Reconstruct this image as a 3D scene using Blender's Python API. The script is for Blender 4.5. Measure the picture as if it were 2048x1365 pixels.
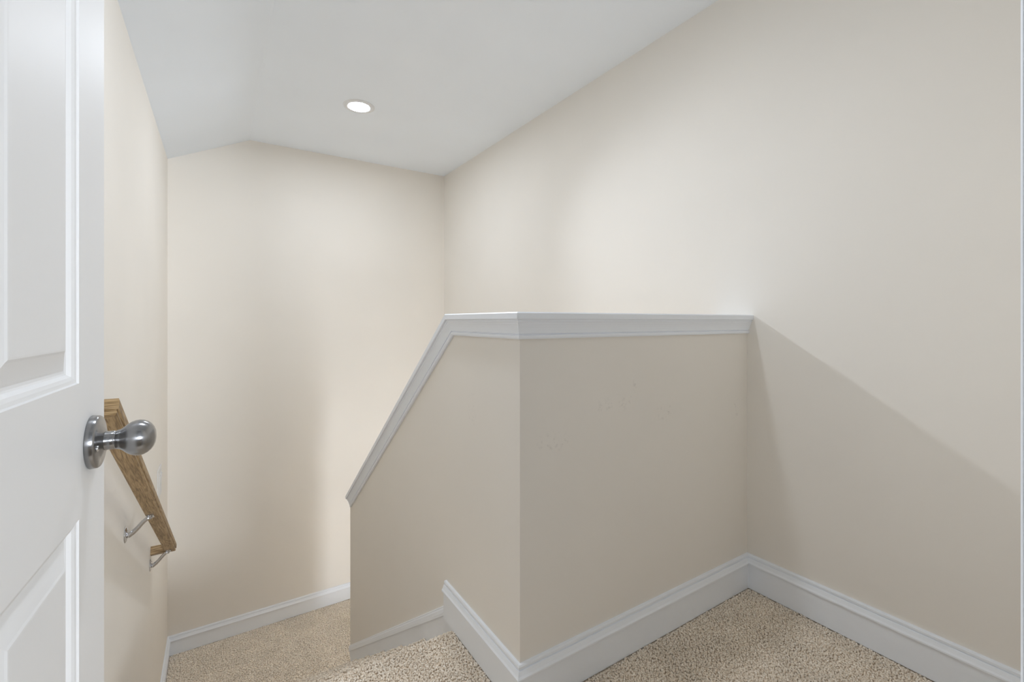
import bpy, bmesh, math, random
import numpy as np
from mathutils import Vector, Matrix

for o in list(bpy.data.objects):
    bpy.data.objects.remove(o, do_unlink=True)
scene = bpy.context.scene
COL = scene.collection
random.seed(4)
R = math.radians

# ------------------------------------------------------------------ camera
EYE = 1.06
YAW = R(32.776)
cam_d = bpy.data.cameras.new('camera')
cam_d.sensor_width = 36.0
cam_d.lens = 16.026
cam_d.shift_y = -39.5 / 2048
cam_d.clip_start = 0.02
cam = bpy.data.objects.new('camera', cam_d)
cam.location = (0, 0, EYE)
cam.rotation_euler = (R(90), 0, -YAW)
COL.objects.link(cam)
scene.camera = cam

# ------------------------------------------------------------------ world, large lights, exposure
world = bpy.data.worlds.new('world')
scene.world = world
world.use_nodes = True
world.node_tree.nodes['Background'].inputs[0].default_value = (0.75, 0.85, 1.0, 1)
world.node_tree.nodes['Background'].inputs[1].default_value = 0.6

LAMP_STRENGTH = 212.0
ADDED_LAMP_STRENGTH = 175.0
ADDED_BEAM_POWER = 96.0
LAMP_COLOR = (0.91, 0.98, 1.085)


def area_light(name, loc, direction, sx, sy, power, color):
    d = bpy.data.lights.new(name, 'AREA')
    d.shape = 'RECTANGLE'
    d.size = sx
    d.size_y = sy
    d.energy = power
    d.color = color
    o = bpy.data.objects.new(name, d)
    o.location = loc
    o.rotation_euler = Vector(direction).to_track_quat('-Z', 'Y').to_euler()
    COL.objects.link(o)
    return o


# light from behind the doorway, given an added window out of view
area_light('added_room_window_light', (1.3, -4.13, 1.5), (0, 1, 0), 0.8, 0.9, 195, (0.92, 0.98, 1.06))
# light rising from the lower floor, let in by an added unseen window
area_light('added_lower_window_light', (1.29, -2.13, -1.45), (0, 1, 0), 0.8, 1.5, 90, (0.92, 0.98, 1.07))

vs = scene.view_settings
vs.view_transform = 'Standard'
vs.look = 'None'
vs.exposure = 0.13
vs.gamma = 1.0
vs.use_curve_mapping = False
scene.cycles.max_bounces = 14
scene.cycles.diffuse_bounces = 8
scene.cycles.glossy_bounces = 3
scene.cycles.use_light_tree = False
scene.cycles.caustics_reflective = False
scene.cycles.caustics_refractive = False

# ------------------------------------------------------------------ dimensions (metres, upper landing floor = 0)
XL, XR = -0.297, 1.781        # left and right wall faces
YB = 3.946                    # back wall face
YF = 0.084                    # landing-side face of the doorway wall
XK, YK = 0.686, 1.026         # outer faces of the half wall
KT = 0.114                    # half-wall thickness
YE = 2.915                    # lower end of the half wall
ZC = 2.422                    # level ceiling
XRIDGE, ZLOW = 0.199, 2.185   # sloped strip of ceiling
RISE, RUN = 0.18, 0.257
NOSE = 1.437                  # first nosing
ZL = -7 * RISE                # lower landing
ZB = ZL - 8 * RISE            # bottom floor
CAPZ = 1.085                  # top of half-wall cap
CAPB = 1.458                  # where the cap starts to fall
CSL = 0.752                   # its slope

# ------------------------------------------------------------------ materials
def mat(name):
    m = bpy.data.materials.new(name)
    m.use_nodes = True
    nt = m.node_tree
    return m, nt, nt.nodes['Principled BSDF']


def nd(nt, t, **kw):
    n = nt.nodes.new(t)
    for k, v in kw.items():
        setattr(n, k, v)
    return n


def matte(nt):
    # matte surface: a plain diffuse shader in place of the principled one
    nt.nodes.remove(nt.nodes['Principled BSDF'])
    d = nd(nt, 'ShaderNodeBsdfDiffuse')
    nt.links.new(d.outputs[0], nt.nodes['Material Output'].inputs['Surface'])
    return d


def paint(name, color, rough=0.6, bump=0.0, bscale=260.0, blotch=0.025, spec=0.3):
    m, nt, b = mat(name)
    flat = rough >= 0.6
    if flat:
        b = matte(nt)
    pin = 'Color' if flat else 'Base Color'
    tc = nd(nt, 'ShaderNodeTexCoord')
    n1 = nd(nt, 'ShaderNodeTexNoise')
    n1.inputs['Scale'].default_value = 2.3
    n1.inputs['Detail'].default_value = 1
    nt.links.new(tc.outputs['Object'], n1.inputs['Vector'])
    ramp = nd(nt, 'ShaderNodeMapRange')
    ramp.inputs['To Min'].default_value = 1 - blotch
    ramp.inputs['To Max'].default_value = 1 + blotch
    nt.links.new(n1.outputs['Fac'], ramp.inputs['Value'])
    mul = nd(nt, 'ShaderNodeVectorMath', operation='SCALE')
    mul.inputs[0].default_value = color
    nt.links.new(ramp.outputs['Result'], mul.inputs['Scale'])
    nt.links.new(mul.outputs['Vector'], b.inputs[pin])
    if bump > 0:
        n2 = nd(nt, 'ShaderNodeTexNoise')
        n2.inputs['Scale'].default_value = bscale
        n2.inputs['Detail'].default_value = 1
        nt.links.new(tc.outputs['Object'], n2.inputs['Vector'])
        bp = nd(nt, 'ShaderNodeBump')
        bp.inputs['Strength'].default_value = bump
        bp.inputs['Distance'].default_value = 0.002
        nt.links.new(n2.outputs['Fac'], bp.inputs['Height'])
        nt.links.new(bp.outputs['Normal'], b.inputs['Normal'])
    if not flat:
        b.inputs['Roughness'].default_value = rough
        b.inputs['Specular IOR Level'].default_value = spec
    return m, nt, b, mul, tc


WALLC = (0.862, 0.825, 0.766)
M_wall = paint('beige_wall_paint', WALLC)[0]
M_ceil = paint('white_ceiling_paint', (0.872, 0.918, 0.972), rough=0.8)[0]
M_trim = paint('white_trim_paint', (0.895, 0.93, 0.98), rough=0.42, bump=0.0)[0]
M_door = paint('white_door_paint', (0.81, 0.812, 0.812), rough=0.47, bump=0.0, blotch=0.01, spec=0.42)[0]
M_room = paint('darkened_room_paint', (0.36, 0.37, 0.38))[0]  # unseen room walls and floor darkened to weaken bounce through the doorway
M_roomfloor = paint('darkened_room_floor', (0.20, 0.16, 0.12))[0]
M_plate = paint('white_plastic', (0.74, 0.73, 0.71), rough=0.35, bump=0.0)[0]


def half_wall_paint():
    # the same beige paint with a few faint rubbed scuffs
    m, nt, b, mul, tc = paint('beige_wall_paint_scuffed', WALLC)
    total = None
    for (p, s) in [((1.282, 1.026, 0.749), (0.05, .05, 0.03)), ((1.135, 1.026, 0.854), (0.012, .05, 0.03)),
                   ((0.80, 1.026, 0.715), (0.07, .05, 0.035)), ((0.686, 1.305, 0.775), (0.05, 0.03, 0.06)),
                   ((1.70, 1.026, 0.72), (0.03, .05, 0.05)), ((1.05, 1.026, 0.80), (0.10, .05, 0.03))]:
        mp = nd(nt, 'ShaderNodeVectorMath', operation='SUBTRACT')
        mp.inputs[1].default_value = p
        nt.links.new(tc.outputs['Object'], mp.inputs[0])
        dv = nd(nt, 'ShaderNodeVectorMath', operation='DIVIDE')
        dv.inputs[1].default_value = s
        nt.links.new(mp.outputs[0], dv.inputs[0])
        ln = nd(nt, 'ShaderNodeVectorMath', operation='LENGTH')
        nt.links.new(dv.outputs[0], ln.inputs[0])
        mr = nd(nt, 'ShaderNodeMapRange')
        mr.inputs['From Min'].default_value = 1.1
        mr.inputs['From Max'].default_value = 0.3
        nt.links.new(ln.outputs['Value'], mr.inputs['Value'])
        if total is None:
            total = mr.outputs['Result']
        else:
            mx = nd(nt, 'ShaderNodeMath', operation='MAXIMUM')
            nt.links.new(total, mx.inputs[0])
            nt.links.new(mr.outputs['Result'], mx.inputs[1])
            total = mx.outputs[0]
    n = nd(nt, 'ShaderNodeTexNoise')
    n.inputs['Scale'].default_value = 95
    n.inputs['Detail'].default_value = 4
    nt.links.new(tc.outputs['Object'], n.inputs['Vector'])
    st = nd(nt, 'ShaderNodeMapRange')
    st.inputs['From Min'].default_value = 0.56
    st.inputs['From Max'].default_value = 0.68
    nt.links.new(n.outputs['Fac'], st.inputs['Value'])
    k = nd(nt, 'ShaderNodeMath', operation='MULTIPLY')
    nt.links.new(st.outputs['Result'], k.inputs[0])
    nt.links.new(total, k.inputs[1])
    k2 = nd(nt, 'ShaderNodeMath', operation='MULTIPLY')
    nt.links.new(k.outputs[0], k2.inputs[0])
    k2.inputs[1].default_value = 0.16
    mix = nd(nt, 'ShaderNodeMix', data_type='RGBA')
    nt.links.new(k2.outputs[0], mix.inputs['Factor'])
    nt.links.new(mul.outputs['Vector'], mix.inputs['A'])
    mix.inputs['B'].default_value = (0.25, 0.24, 0.21, 1)
    nt.links.new(mix.outputs['Result'], b.inputs['Color'])
    return m


M_half = half_wall_paint()


def carpet_mat(name):
    m, nt, b = mat(name)
    tc = nd(nt, 'ShaderNodeTexCoord')
    n1 = nd(nt, 'ShaderNodeTexNoise')
    n1.inputs['Scale'].default_value = 150
    n1.inputs['Detail'].default_value = 3
    n2 = nd(nt, 'ShaderNodeTexNoise')
    n2.inputs['Scale'].default_value = 7
    n2.inputs['Detail'].default_value = 3
    for n in (n1, n2):
        nt.links.new(tc.outputs['Object'], n.inputs['Vector'])
    cr = nd(nt, 'ShaderNodeValToRGB')
    e = cr.color_ramp.elements
    e[0].position = 0.33
    e[0].color = (0.73, 0.61, 0.48, 1)
    e[1].position = 0.66
    e[1].color = (0.98, 0.91, 0.80, 1)
    nt.links.new(n1.outputs['Fac'], cr.inputs['Fac'])
    mr = nd(nt, 'ShaderNodeMapRange')
    mr.inputs['From Min'].default_value = 0.3
    mr.inputs['From Max'].default_value = 0.7
    mr.inputs['To Min'].default_value = 0.93
    mr.inputs['To Max'].default_value = 1.07
    nt.links.new(n2.outputs['Fac'], mr.inputs['Value'])
    sc = nd(nt, 'ShaderNodeVectorMath', operation='SCALE')
    nt.links.new(cr.outputs['Color'], sc.inputs[0])
    nt.links.new(mr.outputs['Result'], sc.inputs['Scale'])
    nt.links.new(sc.outputs['Vector'], matte(nt).inputs['Color'])
    return m


M_carpet = carpet_mat('beige_carpet')


def metal(name, color, rough, aniso=0.0):
    m, nt, b = mat(name)
    b.inputs['Metallic'].default_value = 1.0
    b.inputs['Base Color'].default_value = (*color, 1)
    b.inputs['Roughness'].default_value = rough
    b.inputs['Anisotropic'].default_value = aniso
    b.inputs['Anisotropic Rotation'].default_value = 0.25
    return m


M_nickel = metal('brushed_nickel', (0.33, 0.33, 0.335), 0.24, 0.75)
_nt = M_nickel.node_tree
_tg = nd(_nt, 'ShaderNodeTangent', direction_type='RADIAL', axis='X')
_nt.links.new(_tg.outputs[0], _nt.nodes['Principled BSDF'].inputs['Tangent'])
M_chrome = metal('satin_chrome', (0.62, 0.62, 0.63), 0.2)


def oak(name, rot, seed):
    m, nt, b = mat(name)
    tc = nd(nt, 'ShaderNodeTexCoord')
    mp = nd(nt, 'ShaderNodeMapping')
    mp.inputs['Location'].default_value = (seed, seed * .7, seed * .3)
    mp.inputs['Rotation'].default_value = rot
    nt.links.new(tc.outputs['Object'], mp.inputs['Vector'])
    st = nd(nt, 'ShaderNodeVectorMath', operation='MULTIPLY')
    st.inputs[1].default_value = (14, 1.0, 14)       # grain runs along local y
    nt.links.new(mp.outputs['Vector'], st.inputs[0])
    w = nd(nt, 'ShaderNodeTexNoise')
    w.inputs['Scale'].default_value = 3.0
    w.inputs['Detail'].default_value = 2
    w.inputs['Distortion'].default_value = 0.4
    nt.links.new(st.outputs[0], w.inputs['Vector'])
    mlt = nd(nt, 'ShaderNodeMath', operation='MULTIPLY')
    mlt.inputs[1].default_value = 46
    nt.links.new(w.outputs['Fac'], mlt.inputs[0])
    sn = nd(nt, 'ShaderNodeMath', operation='SINE')
    nt.links.new(mlt.outputs[0], sn.inputs[0])
    st2 = nd(nt, 'ShaderNodeVectorMath', operation='MULTIPLY')
    st2.inputs[1].default_value = (500, 22, 500)
    nt.links.new(mp.outputs['Vector'], st2.inputs[0])
    f = nd(nt, 'ShaderNodeTexNoise')
    f.inputs['Scale'].default_value = 1.0
    f.inputs['Detail'].default_value = 2
    nt.links.new(st2.outputs[0], f.inputs['Vector'])
    ad = nd(nt, 'ShaderNodeMath', operation='MULTIPLY_ADD')
    nt.links.new(sn.outputs[0], ad.inputs[0])
    ad.inputs[1].default_value = 0.13
    nt.links.new(f.outputs['Fac'], ad.inputs[2])
    cr = nd(nt, 'ShaderNodeValToRGB')
    e = cr.color_ramp.elements
    e[0].position = 0.28
    e[0].color = (0.17, 0.105, 0.042, 1)
    e[1].position = 0.72
    e[1].color = (0.43, 0.30, 0.155, 1)
    e2 = cr.color_ramp.elements.new(0.5)
    e2.color = (0.33, 0.22, 0.105, 1)
    nt.links.new(ad.outputs[0], cr.inputs['Fac'])
    nt.links.new(cr.outputs['Color'], b.inputs['Base Color'])
    b.inputs['Roughness'].default_value = 0.5
    return m


def emit(name, color, strength):
    m = bpy.data.materials.new(name)
    m.use_nodes = True
    nt = m.node_tree
    nt.nodes.clear()
    o = nd(nt, 'ShaderNodeOutputMaterial')
    e = nd(nt, 'ShaderNodeEmission')
    e.inputs['Color'].default_value = (*color, 1)
    e.inputs['Strength'].default_value = strength
    nt.links.new(e.outputs[0], o.inputs[0])
    return m


M_lens = emit('lamp_lens', LAMP_COLOR, LAMP_STRENGTH)
M_added_lens = emit('added_lamp_lens', LAMP_COLOR, ADDED_LAMP_STRENGTH)


# ------------------------------------------------------------------ mesh helpers
def link(name, me, m, parent=None, smooth=False):
    if m is not None and not me.materials:
        me.materials.append(m)
    if smooth:
        me.polygons.foreach_set('use_smooth', [True] * len(me.polygons))
    o = bpy.data.objects.new(name, me)
    COL.objects.link(o)
    if parent is not None:
        o.parent = parent
    return o


def mesh(name, verts, faces, m, parent=None, smooth=False):
    me = bpy.data.meshes.new(name)
    me.from_pydata([tuple(v) for v in verts], [], faces)
    bm = bmesh.new()
    bm.from_mesh(me)
    bmesh.ops.recalc_face_normals(bm, faces=bm.faces)
    bm.to_mesh(me)
    bm.free()
    return link(name, me, m, parent, smooth)


def boxes_geo(bxs):
    V, F = [], []
    for (x0, x1, y0, y1, z0, z1) in bxs:
        n = len(V)
        V += [(x, y, z) for z in (z0, z1) for y in (y0, y1) for x in (x0, x1)]
        F += [[n + i for i in f] for f in ((0, 2, 3, 1), (4, 5, 7, 6), (0, 1, 5, 4), (2, 6, 7, 3), (0, 4, 6, 2), (1, 3, 7, 5))]
    return V, F


def box(name, b, m, parent=None, bevel=0.0, segs=2):
    V, F = boxes_geo([b])
    me = bpy.data.meshes.new(name)
    me.from_pydata(V, [], F)
    if bevel:
        bm = bmesh.new()
        bm.from_mesh(me)
        bmesh.ops.bevel(bm, geom=list(bm.edges), offset=bevel, segments=segs, affect='EDGES', profile=0.5)
        bm.to_mesh(me)
        bm.free()
    return link(name, me, m, parent)


def boxes(name, bxs, m, parent=None):
    V, F = boxes_geo(bxs)
    me = bpy.data.meshes.new(name)
    me.from_pydata(V, [], F)
    return link(name, me, m, parent)


def prism(poly, axis, a0, a1):
    """closed prism of a 2-D polygon: axis 'x' -> poly in (y, z), axis 'y' -> poly in (x, z)"""
    V = []
    for a in (a0, a1):
        for (p, q) in poly:
            V.append((a, p, q) if axis == 'x' else (p, a, q))
    n = len(poly)
    F = [list(range(n)), list(range(2 * n - 1, n - 1, -1))]
    F += [[i, (i + 1) % n, n + (i + 1) % n, n + i] for i in range(n)]
    return V, F


def sweep(path, normals, ups, profile):
    """mitred lengths of a moulding along a polyline; one (verts, faces) per length.
    profile points are (out, up) offsets from the path line."""
    path = [Vector(p) for p in path]
    ds = [(path[i + 1] - path[i]).normalized() for i in range(len(path) - 1)]
    out = []
    for i, d in enumerate(ds):
        n, w = Vector(normals[i]), Vector(ups[i])
        V = []
        for end in (0, 1):
            P = path[i + end]
            j = i - 1 if end == 0 else i + 1
            mp = (d + ds[j]).normalized() if 0 <= j < len(ds) else d
            for (a, b) in profile:
                o = n * a + w * b
                o = o - d * (o.dot(mp) / d.dot(mp))
                V.append(P + o)
        k = len(profile)
        F = [list(range(k)), list(range(2 * k - 1, k - 1, -1))]
        F += [[q, (q + 1) % k, k + (q + 1) % k, k + q] for q in range(k)]
        out.append((V, F))
    return out


def lathe(name, prof, origin, axis, m, parent=None, seg=48, smooth=True):
    """surface of revolution; prof = (distance along axis, radius)"""
    ax = Vector(axis).normalized()
    t = Vector((0, 0, 1)) if abs(ax.z) < 0.9 else Vector((1, 0, 0))
    u = ax.cross(t).normalized()
    v = ax.cross(u)
    V, F = [], []
    for (s, r) in prof:
        for k in range(seg):
            a = 2 * math.pi * k / seg
            V.append(Vector(origin) + ax * s + (u * math.cos(a) + v * math.sin(a)) * max(r, 1e-5))
    for i in range(len(prof) - 1):
        for k in range(seg):
            F.append([i * seg + k, i * seg + (k + 1) % seg, (i + 1) * seg + (k + 1) % seg, (i + 1) * seg + k])
    F.append(list(range(seg)))
    F.append(list(range((len(prof) - 1) * seg, len(prof) * seg)))
    return mesh(name, V, F, m, parent, smooth)


def tube(name, pts, rads, m, parent=None, seg=16, flat=1.0):
    pts = [Vector(p) for p in pts]
    V, F = [], []
    for i, p in enumerate(pts):
        d = (pts[min(i + 1, len(pts) - 1)] - pts[max(i - 1, 0)]).normalized()
        t = Vector((0, 1, 0))
        u = d.cross(t).normalized()
        v = d.cross(u).normalized()
        for k in range(seg):
            a = 2 * math.pi * k / seg
            V.append(p + (u * math.cos(a) * flat + v * math.sin(a)) * rads[i])
    for i in range(len(pts) - 1):
        for k in range(seg):
            F.append([i * seg + k, i * seg + (k + 1) % seg, (i + 1) * seg + (k + 1) % seg, (i + 1) * seg + k])
    F.append(list(range(seg)))
    F.append(list(range((len(pts) - 1) * seg, len(pts) * seg)))
    return mesh(name, V, F, m, parent, True)


def empty(name, loc=(0, 0, 0), rotz=0.0):
    o = bpy.data.objects.new(name, None)
    o.empty_display_size = 0.05
    o.location = loc
    o.rotation_euler = (0, 0, rotz)
    COL.objects.link(o)
    return o


def tag(o, label, cat=None, kind=None, group=None):
    o['label'] = label
    if cat:
        o['category'] = cat
    if kind:
        o['kind'] = kind
    if group:
        o['group'] = group
    return o


def struct(o, label, cat):
    return tag(o, label, cat, 'structure')


# ------------------------------------------------------------------ walls and ceiling
WT = 0.12
V, F = prism([(YF - 0.116, -0.3), (NOSE, -0.3), (NOSE, ZB), (YB + WT, ZB), (YB + WT, 2.6), (YF - 0.116, 2.6)], 'x', XL - WT, XL)
struct(mesh('wall_left', V, F, M_wall), 'beige wall on the left carrying the oak handrail', 'wall')
struct(box('wall_back', (XL, XR, YB, YB + WT, ZB, 2.6), M_wall), 'beige wall facing the camera at the far end of the stairs', 'wall')
struct(box('wall_right', (XR, XR + WT, -2.1, YB + WT, ZB, 2.6), M_wall), 'long beige wall on the right crossed by a diagonal shadow', 'wall')

# doorway wall around the camera
DX0, DX1, DH = -0.175, 0.600, 2.05
struct(boxes('wall_front', [(XL, DX0 - 0.02, -0.02, YF, 0, 2.6), (DX1 + 0.02, XR, -0.02, YF, 0, 2.6), (DX0 - 0.02, DX1 + 0.02, -0.02, YF, DH + 0.02, 2.6)], M_wall),
       'beige wall holding the white doorway', 'wall')

V, F = prism([(XL, ZLOW), (XRIDGE, ZC), (XR, ZC), (XR, 2.6), (XL, 2.6)], 'y', YF, YB)
struct(mesh('ceiling', V, F, M_ceil), 'white ceiling with a sloped strip along the left wall', 'ceiling')

# half wall: side run with falling top, and the front run across the landing
ct = 0.02
k = math.sqrt(1 + CSL * CSL)
zt = lambda y: CAPZ - CSL * (y - CAPB) - ct * k
yb2 = CAPB - 0.3 * ct
Va, Fa = prism([(YK, ZB), (YE, ZB), (YE, zt(YE)), (CAPB - 0.005, CAPZ - ct), (YK, CAPZ - ct)], 'x', XK, XK + KT)
Vb, Fb = boxes_geo([(XK + KT, XR, YK, YK + KT, -0.25, CAPZ - ct)])
n = len(Va)
struct(mesh('wall_half', Va + Vb, Fa + [[i + n for i in f] for f in Fb], M_half),
       'beige half wall with a sloping top between landing and stairs', 'wall')

# cap of the half wall: three mitred lengths, each a board on crown moulding
cap = empty('trim_1', (XK, YK, CAPZ))
struct(cap, 'white cap moulding along the top of the half wall', 'moulding')
OV = 0.027
ycap = 2.93
A = (XK, ycap, CAPZ - CSL * (ycap - CAPB))
B = (XK, CAPB, CAPZ)
Cc = (XK, YK, CAPZ)
D = (XR, YK, CAPZ)
sd = Vector((0, CSL, 1)).normalized()
norms = [(-1, 0, 0), (-1, 0, 0), (0, -1, 0)]
ups = [sd, (0, 0, 1), (0, 0, 1)]
board = [(-KT - OV, -ct), (-KT - OV, -0.003), (-KT - OV + 0.003, 0), (OV - 0.003, 0), (OV, -0.003), (OV, -ct + 0.002), (OV - 0.002, -ct)]
crown = [(0, 0), (0.0205, 0), (0.0205, -0.006), (0.0185, -0.0075), (0.0175, -0.0115), (0.0150, -0.0170), (0.0128, -0.024),
         (0.0112, -0.032), (0.0105, -0.0385), (0.0062, -0.0393), (0.0062, -0.0417), (0.0100, -0.0430), (0.0100, -0.0490),
         (0.0075, -0.0535), (0, -0.0535)]
crown = [(a, b - ct) for (a, b) in crown]
inner = [(-KT - a, b) for (a, b) in crown]


def local(V, o):
    return [Vector(v) - o.location for v in V]


for V, F in sweep([A, B, Cc, D], norms, ups, board):
    p = mesh('cap_board', local(V, cap), F, M_trim, cap)
for V, F in sweep([A, B, Cc, D], norms, ups, crown):
    p = mesh('crown_moulding', local(V, cap), F, M_trim, cap)
for V, F in sweep([A, B, Cc, D], norms, ups, inner):
    p = mesh('crown_moulding', local(V, cap), F, M_trim, cap)

# ------------------------------------------------------------------ baseboards
bb_board = [(0, 0), (0.0115, 0), (0.0115, 0.098), (0, 0.098)]
bb_cap = [(0, 0.098), (0.0175, 0.098), (0.0185, 0.0995), (0.0185, 0.104), (0.0150, 0.109), (0.0120, 0.117), (0.0108, 0.1205), (0.0068, 0.1212),
          (0.0068, 0.1226), (0.0095, 0.1235), (0.0095, 0.130), (0.0075, 0.134), (0, 0.134)]


def baseboard(names, path, normals, labels, ups=None, prof=None, only=None):
    ups = ups or [(0, 0, 1)] * len(normals)
    pb, pc = prof or (bb_board, bb_cap)
    sb = sweep(path, normals, ups, pb)
    sc_ = sweep(path, normals, ups, pc)
    for i, nm in enumerate(names):
        if only is not None and i not in only:
            continue
        e = empty(nm, path[i])
        struct(e, labels[i], 'baseboard')
        mesh('board', [v - e.location for v in sb[i][0]], sb[i][1], M_trim, e)
        mesh('cap_moulding', [v - e.location for v in sc_[i][0]], sc_[i][1], M_trim, e)


YLV = 1.499
baseboard(['baseboard_half_wall_side', 'baseboard_half_wall_front', 'baseboard_right'],
          [(XK, YLV, 0), (XK, YK, 0), (XR, YK, 0), (XR, YF, 0)],
          [(-1, 0, 0), (0, -1, 0), (-1, 0, 0)],
          ['short level white baseboard at the head of the stairs', 'white baseboard across the foot of the half wall',
           'white baseboard along the foot of the right wall'])
baseboard(['baseboard_left', 'baseboard_back', 'baseboard_lower_right'],
          [(XL, 2.99, ZL), (XL, YB, ZL), (XR, YB, ZL), (XR, 2.99, ZL)],
          [(1, 0, 0), (0, -1, 0), (-1, 0, 0)],
          ['white baseboard on the lower landing below the handrail', 'white baseboard along the back wall of the lower landing',
           'white baseboard on the lower landing hidden behind the half wall'])
# raking skirt boards beside the steps
sl = RISE / RUN
skw = Vector((0, sl, 1)).normalized()
sk_board = [(0, -0.30), (0.007, -0.30), (0.007, -0.030), (0, -0.030)]
sk_cap = [(0, -0.030), (0.0106, -0.030), (0.0110, -0.028), (0.0105, -0.020), (0.0090, -0.010), (0.0070, -0.006), (0.0070, -0.002), (0.005, 0), (0, 0)]
zs = lambda y: 0.036 - sl * (y - 1.512)
for nm, X, nx, lab in (('trim_2', XK, -1, 'white raking skirt board down the side of the half wall'), ('trim_3', XL, 1, 'white raking skirt board down the left wall')):
    y0, y1 = (1.46, YE + 0.01) if X == XK else (1.47, YE + 0.01)
    path = [(X, y0, zs(y0)), (X, y1, zs(y1))]
    e = empty(nm, path[0])
    struct(e, lab, 'skirt board')
    for pn, pr in (('board', sk_board), ('cap_moulding', sk_cap)):
        for V, F in sweep(path, [(nx, 0, 0)], [skw], pr):
            mesh(pn, [v - e.location for v in V], F, M_trim, e)

# ------------------------------------------------------------------ floors and steps
PD = 0.006      # pile depth


def pile(name, P, N, spacing, parent, h=0.0095, r=0.0048):
    """twisted carpet tufts standing on points P with normals N: one mesh of real tufts"""
    rng = np.random.default_rng(len(P))
    n = len(P)
    N = N / np.linalg.norm(N, axis=1, keepdims=True)
    T = np.cross(N, np.tile([0.0, 0.3, 0.2], (n, 1)) + np.array([1e-3, 0, 0]))
    T /= np.linalg.norm(T, axis=1, keepdims=True)
    Bv = np.cross(N, T)
    ang = rng.uniform(0, 2 * np.pi, n)
    rr = r * rng.uniform(0.75, 1.25, n)
    hh = h * rng.uniform(0.65, 1.2, n)
    la, lb = rng.normal(0, 0.0016, n), rng.normal(0, 0.0016, n)
    V = np.zeros((n, 9, 3))
    for q in range(4):
        a = ang + q * np.pi / 2
        c, s = np.cos(a) * rr, np.sin(a) * rr
        V[:, q] = P + T * (c * .8)[:, None] + Bv * (s * .8)[:, None]
        a2 = a + 0.5
        c, s = np.cos(a2) * rr, np.sin(a2) * rr
        V[:, 4 + q] = P + T * (c + la * .6)[:, None] + Bv * (s + lb * .6)[:, None] + N * (hh * 0.68)[:, None]
    V[:, 8] = P + T * la[:, None] + Bv * lb[:, None] + N * hh[:, None]
    quads = np.array([[q, (q + 1) % 4, 4 + (q + 1) % 4, 4 + q] for q in range(4)])
    tris = np.array([[4 + q, 4 + (q + 1) % 4, 8] for q in range(4)])
    base = (np.arange(n) * 9)[:, None]
    loops = np.concatenate([(quads.reshape(1, -1) + base), (tris.reshape(1, -1) + base)], axis=1).ravel()
    sizes = np.tile([4] * 4 + [3] * 4, n)
    starts = np.concatenate([[0], np.cumsum(sizes)[:-1]])
    me = bpy.data.meshes.new(name)
    me.vertices.add(n * 9)
    me.vertices.foreach_set('co', V.ravel())
    me.loops.add(len(loops))
    me.loops.foreach_set('vertex_index', loops.astype(np.int32))
    me.polygons.add(len(sizes))
    me.polygons.foreach_set('loop_start', starts.astype(np.int32))
    me.update(calc_edges=True)
    o = link(name, me, M_carpet, parent, True)
    o['kind'] = 'stuff'
    return o


def scatter_profile(prof, x0, x1, sp, seed):
    """jittered points over a (y, z) polyline extruded from x0 to x1"""
    rng = np.random.default_rng(seed)
    prof = np.array(prof, float)
    seg = np.diff(prof, axis=0)
    L = np.linalg.norm(seg, axis=1)
    cum = np.concatenate([[0], np.cumsum(L)])
    ns = max(1, int(cum[-1] / sp))
    nx = max(1, int((x1 - x0) / sp))
    s = (np.arange(ns) + .5) / ns * cum[-1]
    x = x0 + (np.arange(nx) + .5) / nx * (x1 - x0)
    S, X = np.meshgrid(s, x)
    S = S.ravel() + rng.uniform(-.42, .42, S.size) * sp
    X = X.ravel() + rng.uniform(-.42, .42, X.size) * sp
    S = np.clip(S, 0, cum[-1] - 1e-6)
    i = np.clip(np.searchsorted(cum, S, side='right') - 1, 0, len(L) - 1)
    t = (S - cum[i]) / L[i]
    yz = prof[i] + seg[i] * t[:, None]
    P = np.column_stack([X, yz])
    # direction runs +y then down: the outward normal is the left-hand one
    N = np.column_stack([np.zeros(len(i)), -seg[i][:, 1], seg[i][:, 0]])
    return P, N


def nosed(y0, y1, ztop, zbot, r=0.018, inset=0.012):
    """tread profile from y0 out to a rounded nosing at y1 and down the riser"""
    pts = [(y0, ztop), (y1 - r, ztop)]
    for q in range(1, 7):
        a = q / 6 * math.pi * 0.75
        pts.append((y1 - r + r * math.sin(a), ztop - r + r * math.cos(a)))
    pts.append((y1 - inset - 0.012, ztop - 0.045))
    pts.append((y1 - inset - 0.014, zbot))
    return pts


# upper landing
XS0, XS1 = XL + 0.001, XK - 0.0135
land = nosed(YF, NOSE - 0.004, -PD, -RISE)
poly = land + [(NOSE - 0.03, -0.25), (YF, -0.25)]
V, F = prism(poly, 'x', XL, XK)
Vb, Fb = boxes_geo([(XK, XR, YF, YK + KT, -0.25, -PD)])
Vc, Fc = boxes_geo([(DX0, DX1, -0.02, YF, -0.25, -PD)])
n1, n2 = len(V), len(V) + len(Vb)
floor = mesh('floor', V + Vb + Vc, F + [[i + n1 for i in f] for f in Fb] + [[i + n2 for i in f] for f in Fc], M_carpet)
struct(floor, 'beige carpeted upper landing in front of the half wall', 'floor')
SP = 0.0056
P1, N1 = scatter_profile(land, XL + .004, XK - 0.013, SP, 1)
P2, N2 = scatter_profile([(0.25, -PD), (YK - 0.014, -PD)], XK - 0.013, XR - 0.014, SP, 2)
keep = ~((P1[:, 1] < 0.45))
pile('carpet_pile', np.concatenate([P1[keep], P2]), np.concatenate([N1[keep], N2]), SP, floor, h=0.0085, r=0.0038)

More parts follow.
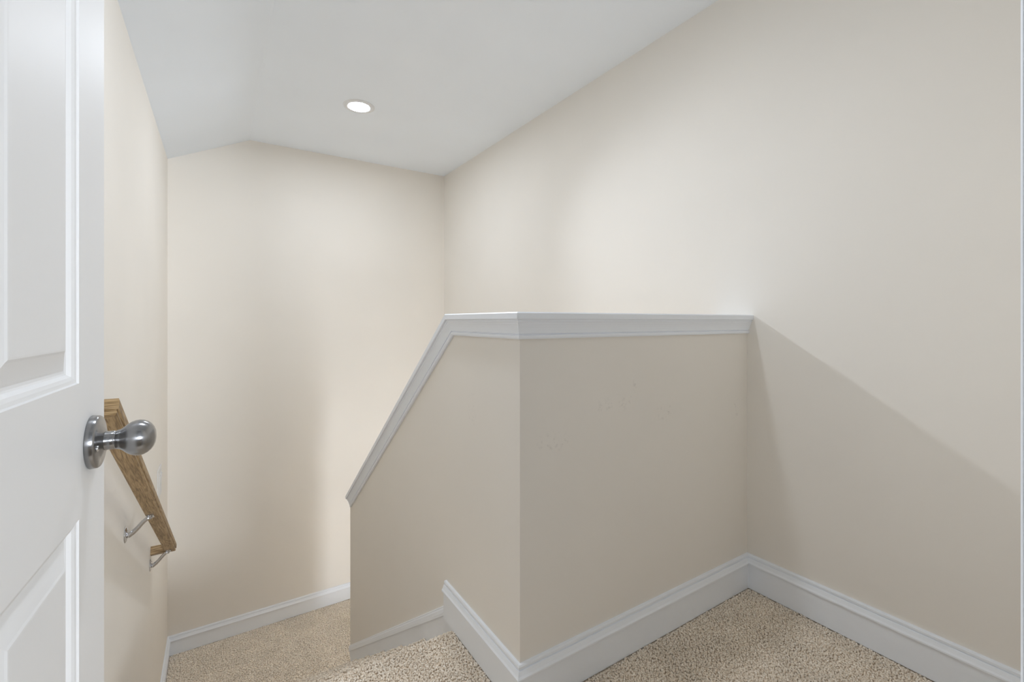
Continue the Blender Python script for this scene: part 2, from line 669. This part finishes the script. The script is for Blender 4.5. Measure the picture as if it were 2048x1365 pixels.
# lower landing
low = boxes('floor_lower_landing', [(XL, XR, NOSE + 6 * RUN - 0.03, YB, ZL - 0.2, ZL - PD)], M_carpet)
struct(low, 'beige carpeted lower landing at the foot of the visible stairs', 'floor')
P3, N3 = scatter_profile([(NOSE + 6 * RUN - 0.02, ZL - PD), (YB - 0.013, ZL - PD)], XL + 0.014, XR - 0.014, 0.0085, 3)
pile('carpet_pile', P3, N3, 0.0085, low, h=0.0085, r=0.0064)

# the visible flight: six carpeted steps between landing and lower landing
st = empty('stairs', (XL, NOSE, ZL))
struct(st, 'beige carpeted stairs going down beside the half wall', 'stairs')
for i in range(1, 7):
    y0 = NOSE + (i - 1) * RUN - 0.03
    y1 = NOSE + i * RUN
    zt_ = -i * RISE
    pr = nosed(y0, y1 - 0.004, zt_ - PD, zt_ - RISE)
    poly = pr + [(y0, zt_ - RISE)]
    V, F = prism(poly, 'x', XL, XK)
    s = mesh('step', local(V, st), F, M_carpet, st)
    P, N = scatter_profile(pr, XL + 0.012, XK - 0.010, 0.0085, 10 + i)
    pl = pile('carpet_pile', P - np.array(st.location), N, 0.0085, s, h=0.010, r=0.0058)

# the lower flight, doubling back behind the half wall
st2 = empty('stairs_lower', (XK + KT, NOSE + 6 * RUN, ZB))
struct(st2, 'carpeted lower flight doubling back behind the half wall', 'stairs')
for i in range(1, 8):
    yy = NOSE + 6 * RUN - (i - 1) * RUN
    box('step', (0, XR - XK - KT, yy - RUN - 0.02 - st2.location.y, yy - st2.location.y, -i * RISE + ZL - RISE - ZB, -i * RISE + ZL - ZB), M_carpet, st2, 0.012)

# ------------------------------------------------------------------ lower hall and the room behind the doorway
hx0 = XK + KT
struct(box('floor_lower_hall', (hx0, XR, -2.1, NOSE + 6 * RUN, ZB - 0.1, ZB), M_carpet), 'carpeted hall floor below the landing', 'floor')
struct(box('wall_lower_hall', (XK, hx0, -2.1, YK, ZB, -0.25), M_wall), 'beige wall of the lower hall', 'wall')
struct(boxes('wall_lower_end', [(hx0, 0.89, -2.1, -2.0, ZB, -0.25), (1.69, XR, -2.1, -2.0, ZB, -0.25), (0.89, 1.69, -2.1, -2.0, ZB, -2.2), (0.89, 1.69, -2.1, -2.0, -0.7, -0.25)], M_wall),
       'beige end wall of the lower hall with an added window', 'wall')
struct(box('ceiling_lower_hall', (XK, XR, -2.1, YF, -0.30, -0.25), M_ceil), 'white ceiling of the lower hall', 'ceiling')

RX0, RX1, RY, RZ = -2.0, 3.0, -4.0, 2.6
struct(box('floor_room', (RX0, RX1, RY, -0.02, -0.25, 0), M_roomfloor), 'darkened floor of the room behind the doorway', 'floor')
struct(box('ceiling_room', (RX0, RX1, RY, -0.02, RZ, RZ + 0.1), M_room), 'darkened grey ceiling of the room behind the doorway', 'ceiling')
struct(box('wall_room_left', (RX0 - 0.1, RX0, RY - 0.1, -0.02, -0.25, RZ), M_room), 'left wall of the room behind the doorway', 'wall')
struct(box('wall_room_right', (RX1, RX1 + 0.1, RY - 0.1, -0.02, -0.25, RZ), M_room), 'right wall of the room behind the doorway', 'wall')
struct(boxes('wall_room_front', [(RX0, XL, -0.12, -0.02, 0, RZ), (XR, RX1, -0.12, -0.02, 0, RZ)], M_room), 'stretches of room wall beside the stairwell', 'wall')
wx0, wx1, wz0, wz1 = 0.9, 1.7, 1.05, 1.95
struct(boxes('wall_room_back', [(RX0, wx0, RY - 0.1, RY, 0, RZ), (wx1, RX1, RY - 0.1, RY, 0, RZ), (wx0, wx1, RY - 0.1, RY, 0, wz0), (wx0, wx1, RY - 0.1, RY, wz1, RZ)], M_room),
       'added-window wall of the room behind the doorway', 'wall')
for nm, (a0, a1, b0, b1, yy), lab in (('added_window_1', (wx0, wx1, wz0, wz1, RY), 'added white framed window of the unseen room behind the doorway'),
                                      ('added_window_2', (0.89, 1.69, -2.2, -0.7, -2.0), 'added white framed window at the unseen end of the lower hall')):
    e = empty(nm, (a0, yy, b0))
    struct(e, lab, 'window')
    w_, h_ = a1 - a0, b1 - b0
    boxes('window_frame', [(0, 0.04, -0.08, -0.03, 0, h_), (w_ - 0.04, w_, -0.08, -0.03, 0, h_), (0.04, w_ - 0.04, -0.08, -0.03, 0, 0.04), (0.04, w_ - 0.04, -0.08, -0.03, h_ - 0.04, h_)], M_trim, e)

# ------------------------------------------------------------------ door frame with strike plate
fr = empty('trim_4', (DX1, YF, 0))
struct(fr, 'white door jamb at the right edge of the view', 'door frame')
L4 = fr.location
for nm, b in (('jamb', (DX1, DX1 + 0.02, -0.02, YF + 0.0122, 0, DH)), ('jamb', (DX0 - 0.02, DX0, -0.02, YF, 0, DH)), ('head_jamb', (DX0 - 0.02, DX1 + 0.02, -0.02, YF + 0.0122, DH, DH + 0.02)),
              ('casing', (DX1 + 0.02, DX1 + 0.075, YF, YF + 0.012, 0, DH + 0.02)), ('head_casing', (DX0 - 0.065, DX1 + 0.075, YF, YF + 0.012, DH + 0.02, DH + 0.075)),
              ):
    box(nm, (b[0] - L4.x, b[1] - L4.x, b[2] - L4.y, b[3] - L4.y, b[4], b[5]), M_trim, fr, 0.0015, 1)
sp_ = box('strike_plate', (-0.0010, 0.0003, -0.040, 0.0096, 0.905 - 0.018, 0.905 + 0.018), M_nickel, fr, 0.0005, 1)
sp_['label'] = 'brushed metal strike plate'

# ------------------------------------------------------------------ door, standing open on the left
DW, DT, DHH = 0.762, 0.035, 2.03
ang = R(2.4)
latch = Vector((-0.133, 0.835))
dirv = Vector((math.sin(ang), math.cos(ang)))
hinge = latch - dirv * DW
door = empty('door_1', (hinge.x, hinge.y, 0.012), -ang)
struct(door, 'white six-panel door standing open at the left edge', 'door')
# local frame: +y along the door to the latch edge, face at x = 0 looking +x, slab in -x


def door_panels():
    STI = 0.110
    pw = (DW - 2 * STI - 0.098) / 2
    cols = [(STI, STI + pw), (DW - STI - pw, DW - STI)]
    rows = [(0.235, 0.815), (0.975, 1.575), (1.675, 1.905)]
    return cols, rows


def door_slab():
    cols, rows = door_panels()
    ys = sorted({0, DW, *[c for q in cols for c in q]})
    zz = sorted({0, DHH, *[c for q in rows for c in q]})
    V, F = [], []

    def quad(a, b, c, d):
        n = len(V)
        V.extend([a, b, c, d])
        F.append([n, n + 1, n + 2, n + 3])
    for side in (0, 1):
        x = 0.0 if side == 0 else -DT
        for i in range(len(ys) - 1):
            for j in range(len(zz) - 1):
                if (ys[i], ys[i + 1]) in cols and (zz[j], zz[j + 1]) in rows:
                    continue
                quad((x, ys[i], zz[j]), (x, ys[i + 1], zz[j]), (x, ys[i + 1], zz[j + 1]), (x, ys[i], zz[j + 1]))
    quad((0, 0, 0), (0, DW, 0), (-DT, DW, 0), (-DT, 0, 0))
    quad((0, 0, DHH), (0, DW, DHH), (-DT, DW, DHH), (-DT, 0, DHH))
    quad((0, 0, 0), (0, 0, DHH), (-DT, 0, DHH), (-DT, 0, 0))
    quad((0, DW, 0), (0, DW, DHH), (-DT, DW, DHH), (-DT, DW, 0))
    me = bpy.data.meshes.new('door_slab')
    me.from_pydata(V, [], F)
    bm = bmesh.new()
    bm.from_mesh(me)
    bmesh.ops.remove_doubles(bm, verts=bm.verts, dist=1e-5)
    bmesh.ops.recalc_face_normals(bm, faces=bm.faces)
    bm.to_mesh(me)
    bm.free()
    return link('door_slab', me, M_door, door)


door_slab()
# sticking moulding, groove and raised field, as concentric rings (inset, depth)
rings = [(0, 0), (0.0012, -0.0022), (0.005, -0.003), (0.0085, -0.0048), (0.0115, -0.0085), (0.0135, -0.0095), (0.0165, -0.0098),
         (0.0185, -0.0090), (0.038, -0.0030), (0.0405, -0.0018), (0.0425, -0.0016)]
cols, rows = door_panels()
for (y0, y1) in cols:
    for (z0, z1) in rows:
        V, F = [], []
        for side in (0, 1):
            base = len(V)
            for (i_, d_) in rings:
                x = d_ if side == 0 else -DT - d_
                V += [(x, y0 + i_, z0 + i_), (x, y1 - i_, z0 + i_), (x, y1 - i_, z1 - i_), (x, y0 + i_, z1 - i_)]
            for r_ in range(len(rings) - 1):
                for q in range(4):
                    a = base + r_ * 4
                    F.append([a + q, a + (q + 1) % 4, a + 4 + (q + 1) % 4, a + 4 + q] if side == 0 else [a + 4 + q, a + 4 + (q + 1) % 4, a + (q + 1) % 4, a + q])
            a = base + (len(rings) - 1) * 4
            F.append([a, a + 1, a + 2, a + 3] if side == 0 else [a + 3, a + 2, a + 1, a])
        me = bpy.data.meshes.new('panel')
        me.from_pydata(V, [], F)
        link('panel', me, M_door, door)

# door knobs on both faces
KZ, KY = 0.895, DW - 0.062
for side in (1, -1):
    ox = 0.0 if side == 1 else -DT
    kn = lathe('knob', [(0.0065, 0.0165), (0.010, 0.0135), (0.014, 0.0120), (0.019, 0.0117), (0.0235, 0.0118), (0.0238, 0.0112), (0.0248, 0.0112), (0.0252, 0.0120),
                        (0.0285, 0.0126), (0.032, 0.0150), (0.036, 0.0188), (0.040, 0.0213), (0.0445, 0.0228), (0.0485, 0.0232), (0.053, 0.0223),
                        (0.057, 0.0202), (0.0605, 0.0170), (0.063, 0.0132), (0.0648, 0.0085), (0.0655, 0.004), (0.0657, 0.0)],
               (0, 0, 0), (side, 0, 0), M_nickel, door, 64)
    kn.location = (ox, KY, KZ)
    kn['label'] = 'brushed nickel egg-shaped knob'
    ro = lathe('rosette', [(0, 0.0328), (0.001, 0.0334), (0.0075, 0.0328), (0.0092, 0.0315), (0.0102, 0.029), (0.0110, 0.024), (0.0122, 0.0185), (0.0142, 0.0142)],
               (0, 0, 0), (side, 0, 0), M_nickel, kn, 64)
    for sy in (-1, 1):
        lathe('screw', [(0, 0.0036), (0.0018, 0.0036), (0.0026, 0.0026), (0.0028, 0)], (side * 0.0102, sy * 0.0245, -0.004), (side, 0, 0), M_chrome, kn, 16)
box('latch_plate', (-DT / 2 - 0.0125, -DT / 2 + 0.0125, DW - 0.001, DW + 0.0008, KZ - 0.028, KZ + 0.028), M_nickel, door)
for hz in (0.2, 1.02, 1.83):
    tube('hinge', [(0.004, -0.006, hz - 0.045), (0.004, -0.006, hz + 0.045)], [0.006, 0.006], M_nickel, door, 12)

# ------------------------------------------------------------------ handrail on the left wall
HS = 0.606
hsa = math.atan(HS)
hr = empty('handrail', (XL, 1.35, 0.85))
tag(hr, 'sloping oak handrail on metal brackets along the left wall', 'handrail')
w = Vector((0, math.sin(hsa), math.cos(hsa)))
sdv = Vector((0, math.cos(hsa), -math.sin(hsa)))
RXC = -0.215
y1, z1 = 1.352, 0.876        # path runs through the middle of the section
top0 = Vector((RXC, y1 + 0.020, 0.0))
zmid = lambda y: 0.897 - 0.0255 - HS * (y - 1.35)
y1, y2 = 1.35 + 0.026, 3.045 - 0.021
pA = Vector((XL, y1, zmid(y1)))
pB = Vector((RXC, y1, zmid(y1)))
pC = Vector((RXC, y2, zmid(y2)))
pD = Vector((XL, y2, zmid(y2)))
hw, hh = 0.025, 0.0205
half = [(hw - 0.006, hh), (hw - 0.002, hh - 0.002), (hw, hh - 0.007), (hw, -0.004), (hw - 0.001, -0.0065), (hw - 0.0048, -0.0085), (hw - 0.0052, -0.0105),
        (hw - 0.0030, -0.0130), (hw - 0.0030, -hh + 0.003), (hw - 0.006, -hh)]
prof = half + [(-a, b) for (a, b) in reversed(half)]
M_oak1 = oak('oak_rail', (-hsa, 0, 0), 0.37)
M_oak1.node_tree.nodes['Mapping'].inputs['Rotation'].default_value = (hsa, 0, 0)
M_oak2 = oak('oak_return', (0, 0, R(90)), 1.9)
sw = sweep([pA, pB, pC, pD], [(0, -math.cos(hsa), math.sin(hsa)), (1, 0, 0), (0, math.cos(hsa), -math.sin(hsa))], [w, w, w], prof)
for (V, F), nm, m in zip(sw, ('rail_return', 'rail', 'rail_return'), (M_oak2, M_oak1, M_oak2)):
    mesh(nm, [v - hr.location for v in V], F, m, hr)


def bracket(y):
    zu = zmid(y) - 0.0205 / math.cos(hsa)      # underside of the rail here
    L = hr.location
    br = lathe('bracket', [(0, 0.029), (0.0025, 0.029), (0.0048, 0.024), (0.006, 0.010), (0.006, 0.0)], Vector((XL, y, zu - 0.056)) - L, (1, 0, 0), M_chrome, hr, 32)
    br.name = 'bracket'
    pts = [Vector((XL + 0.003, y, zu - 0.058)), Vector((XL + 0.012, y, zu - 0.060)), Vector((XL + 0.024, y, zu - 0.052)), Vector((XL + 0.038, y, zu - 0.038)),
           Vector((XL + 0.054, y, zu - 0.019)), Vector((XL + 0.066, y, zu - 0.009)), Vector((XL + 0.080, y, zu - 0.007))]
    tube('arm', [p - L for p in pts], [0.0105, 0.0098, 0.0088, 0.0080, 0.0076, 0.0076, 0.0065], M_chrome, br, 16)
    sq = sdv
    V = []
    c = Vector((RXC - 0.006, y, zu)) - w * 0.0022 - L
    for a in (-1, 1):
        for b in (-1, 1):
            for d in (-1, 1):
                V.append(c + sq * (a * 0.021) + Vector((1, 0, 0)) * (b * 0.011) + w * (d * 0.0022))
    F = [[0, 1, 3, 2], [4, 6, 7, 5], [0, 4, 5, 1], [2, 3, 7, 6], [0, 2, 6, 4], [1, 5, 7, 3]]
    mesh('saddle', V, F, M_chrome, br)
    for a in (-1, 1):
        lathe('screw', [(0, 0.0036), (0.0015, 0.0036), (0.0026, 0.0)], c + sq * (a * 0.012) - w * 0.0022, -w, M_chrome, br, 12)
    for a in (-1, 1):
        lathe('wall_screw', [(0, 0.0032), (0.0012, 0.0032), (0.002, 0.0)], Vector((XL + 0.005, y + a * 0.015, zu - 0.044)) - L, (1, 0, 0), M_chrome, br, 12)


for yb_ in (2.24, 2.985):
    bracket(yb_)

# ------------------------------------------------------------------ switch plate near the back corner
sw_ = empty('wall_plate', (XL, 3.30, 0.02))
tag(sw_, 'small white switch plate on the left wall near the back corner', 'switch plate')
box('plate', (0, 0.006, 0, 0.19, 0, 0.175), M_plate, sw_, 0.0025)
for q in range(2):
    yy = 0.04 + q * 0.065
    boxes('rocker_frame', [(0.006, 0.0085, yy, yy + 0.004, 0.035, 0.14), (0.006, 0.0085, yy + 0.041, yy + 0.045, 0.035, 0.14), (0.006, 0.0085, yy + 0.004, yy + 0.041, 0.035, 0.039), (0.006, 0.0085, yy + 0.004, yy + 0.041, 0.136, 0.14)], M_plate, sw_)
    V = [(0.006, yy + 0.005, 0.041), (0.006, yy + 0.040, 0.041), (0.006, yy + 0.040, 0.134), (0.006, yy + 0.005, 0.134),
         (0.008, yy + 0.005, 0.041), (0.008, yy + 0.040, 0.041), (0.0125, yy + 0.040, 0.134), (0.0125, yy + 0.005, 0.134)]
    F = [[0, 3, 2, 1], [4, 5, 6, 7], [0, 1, 5, 4], [1, 2, 6, 5], [2, 3, 7, 6], [3, 0, 4, 7]]
    mesh('rocker', V, F, M_plate, sw_)

# ------------------------------------------------------------------ recessed ceiling light
M_ring = paint('white_lamp_ring', (0.78, 0.79, 0.80), rough=0.4, bump=0.0)[0]


def downlight(x, y, label, lens):
    dl = empty('recessed_downlight', (x, y, ZC))
    tag(dl, label, 'downlight', group='recessed ceiling downlights')
    seg = 64
    V, F = [], []
    pr = [(0.096, 0.0), (0.0955, -0.002), (0.090, -0.0045), (0.080, -0.0060), (0.070, -0.0062), (0.0655, -0.0055), (0.0640, -0.0035), (0.0640, 0.0)]
    for (r_, z_) in pr:
        for q in range(seg):
            a = 2 * math.pi * q / seg
            V.append((r_ * math.cos(a), r_ * math.sin(a), z_))
    for i in range(len(pr) - 1):
        for q in range(seg):
            F.append([i * seg + q, i * seg + (q + 1) % seg, (i + 1) * seg + (q + 1) % seg, (i + 1) * seg + q])
    mesh('trim_ring', V, F, M_ring, dl, True)
    V = [(0.064 * math.cos(2 * math.pi * q / seg), 0.064 * math.sin(2 * math.pi * q / seg), -0.0030) for q in range(seg)]
    me = bpy.data.meshes.new('lens')
    me.from_pydata(V, [], [list(range(seg - 1, -1, -1))])
    ln = link('lens', me, lens, dl)
    ln['label'] = 'glowing white lens'
    return dl


dl1 = downlight(0.748, 2.952, 'lit round recessed downlight in the white ceiling above the stairs', M_lens)
downlight(0.40, 1.25, 'added unseen round downlight in the ceiling, brightening the upper landing', M_added_lens)  # added lamp out of view, filling in ambient light around the landing

# added spot at the stair lamp, strengthening the diagonal shadow on the right wall
sd_ = bpy.data.lights.new('added_beam', 'SPOT')
sd_.energy = ADDED_BEAM_POWER
sd_.color = LAMP_COLOR
sd_.spot_size = R(68)
sd_.spot_blend = 1.0
sd_.shadow_soft_size = 0.05
so = bpy.data.objects.new('added_beam', sd_)
so.location = (0.748, 2.952, ZC - 0.012)
so.rotation_euler = Vector((0.82, -2.65, -1.85)).to_track_quat('-Z', 'Y').to_euler()
COL.objects.link(so)
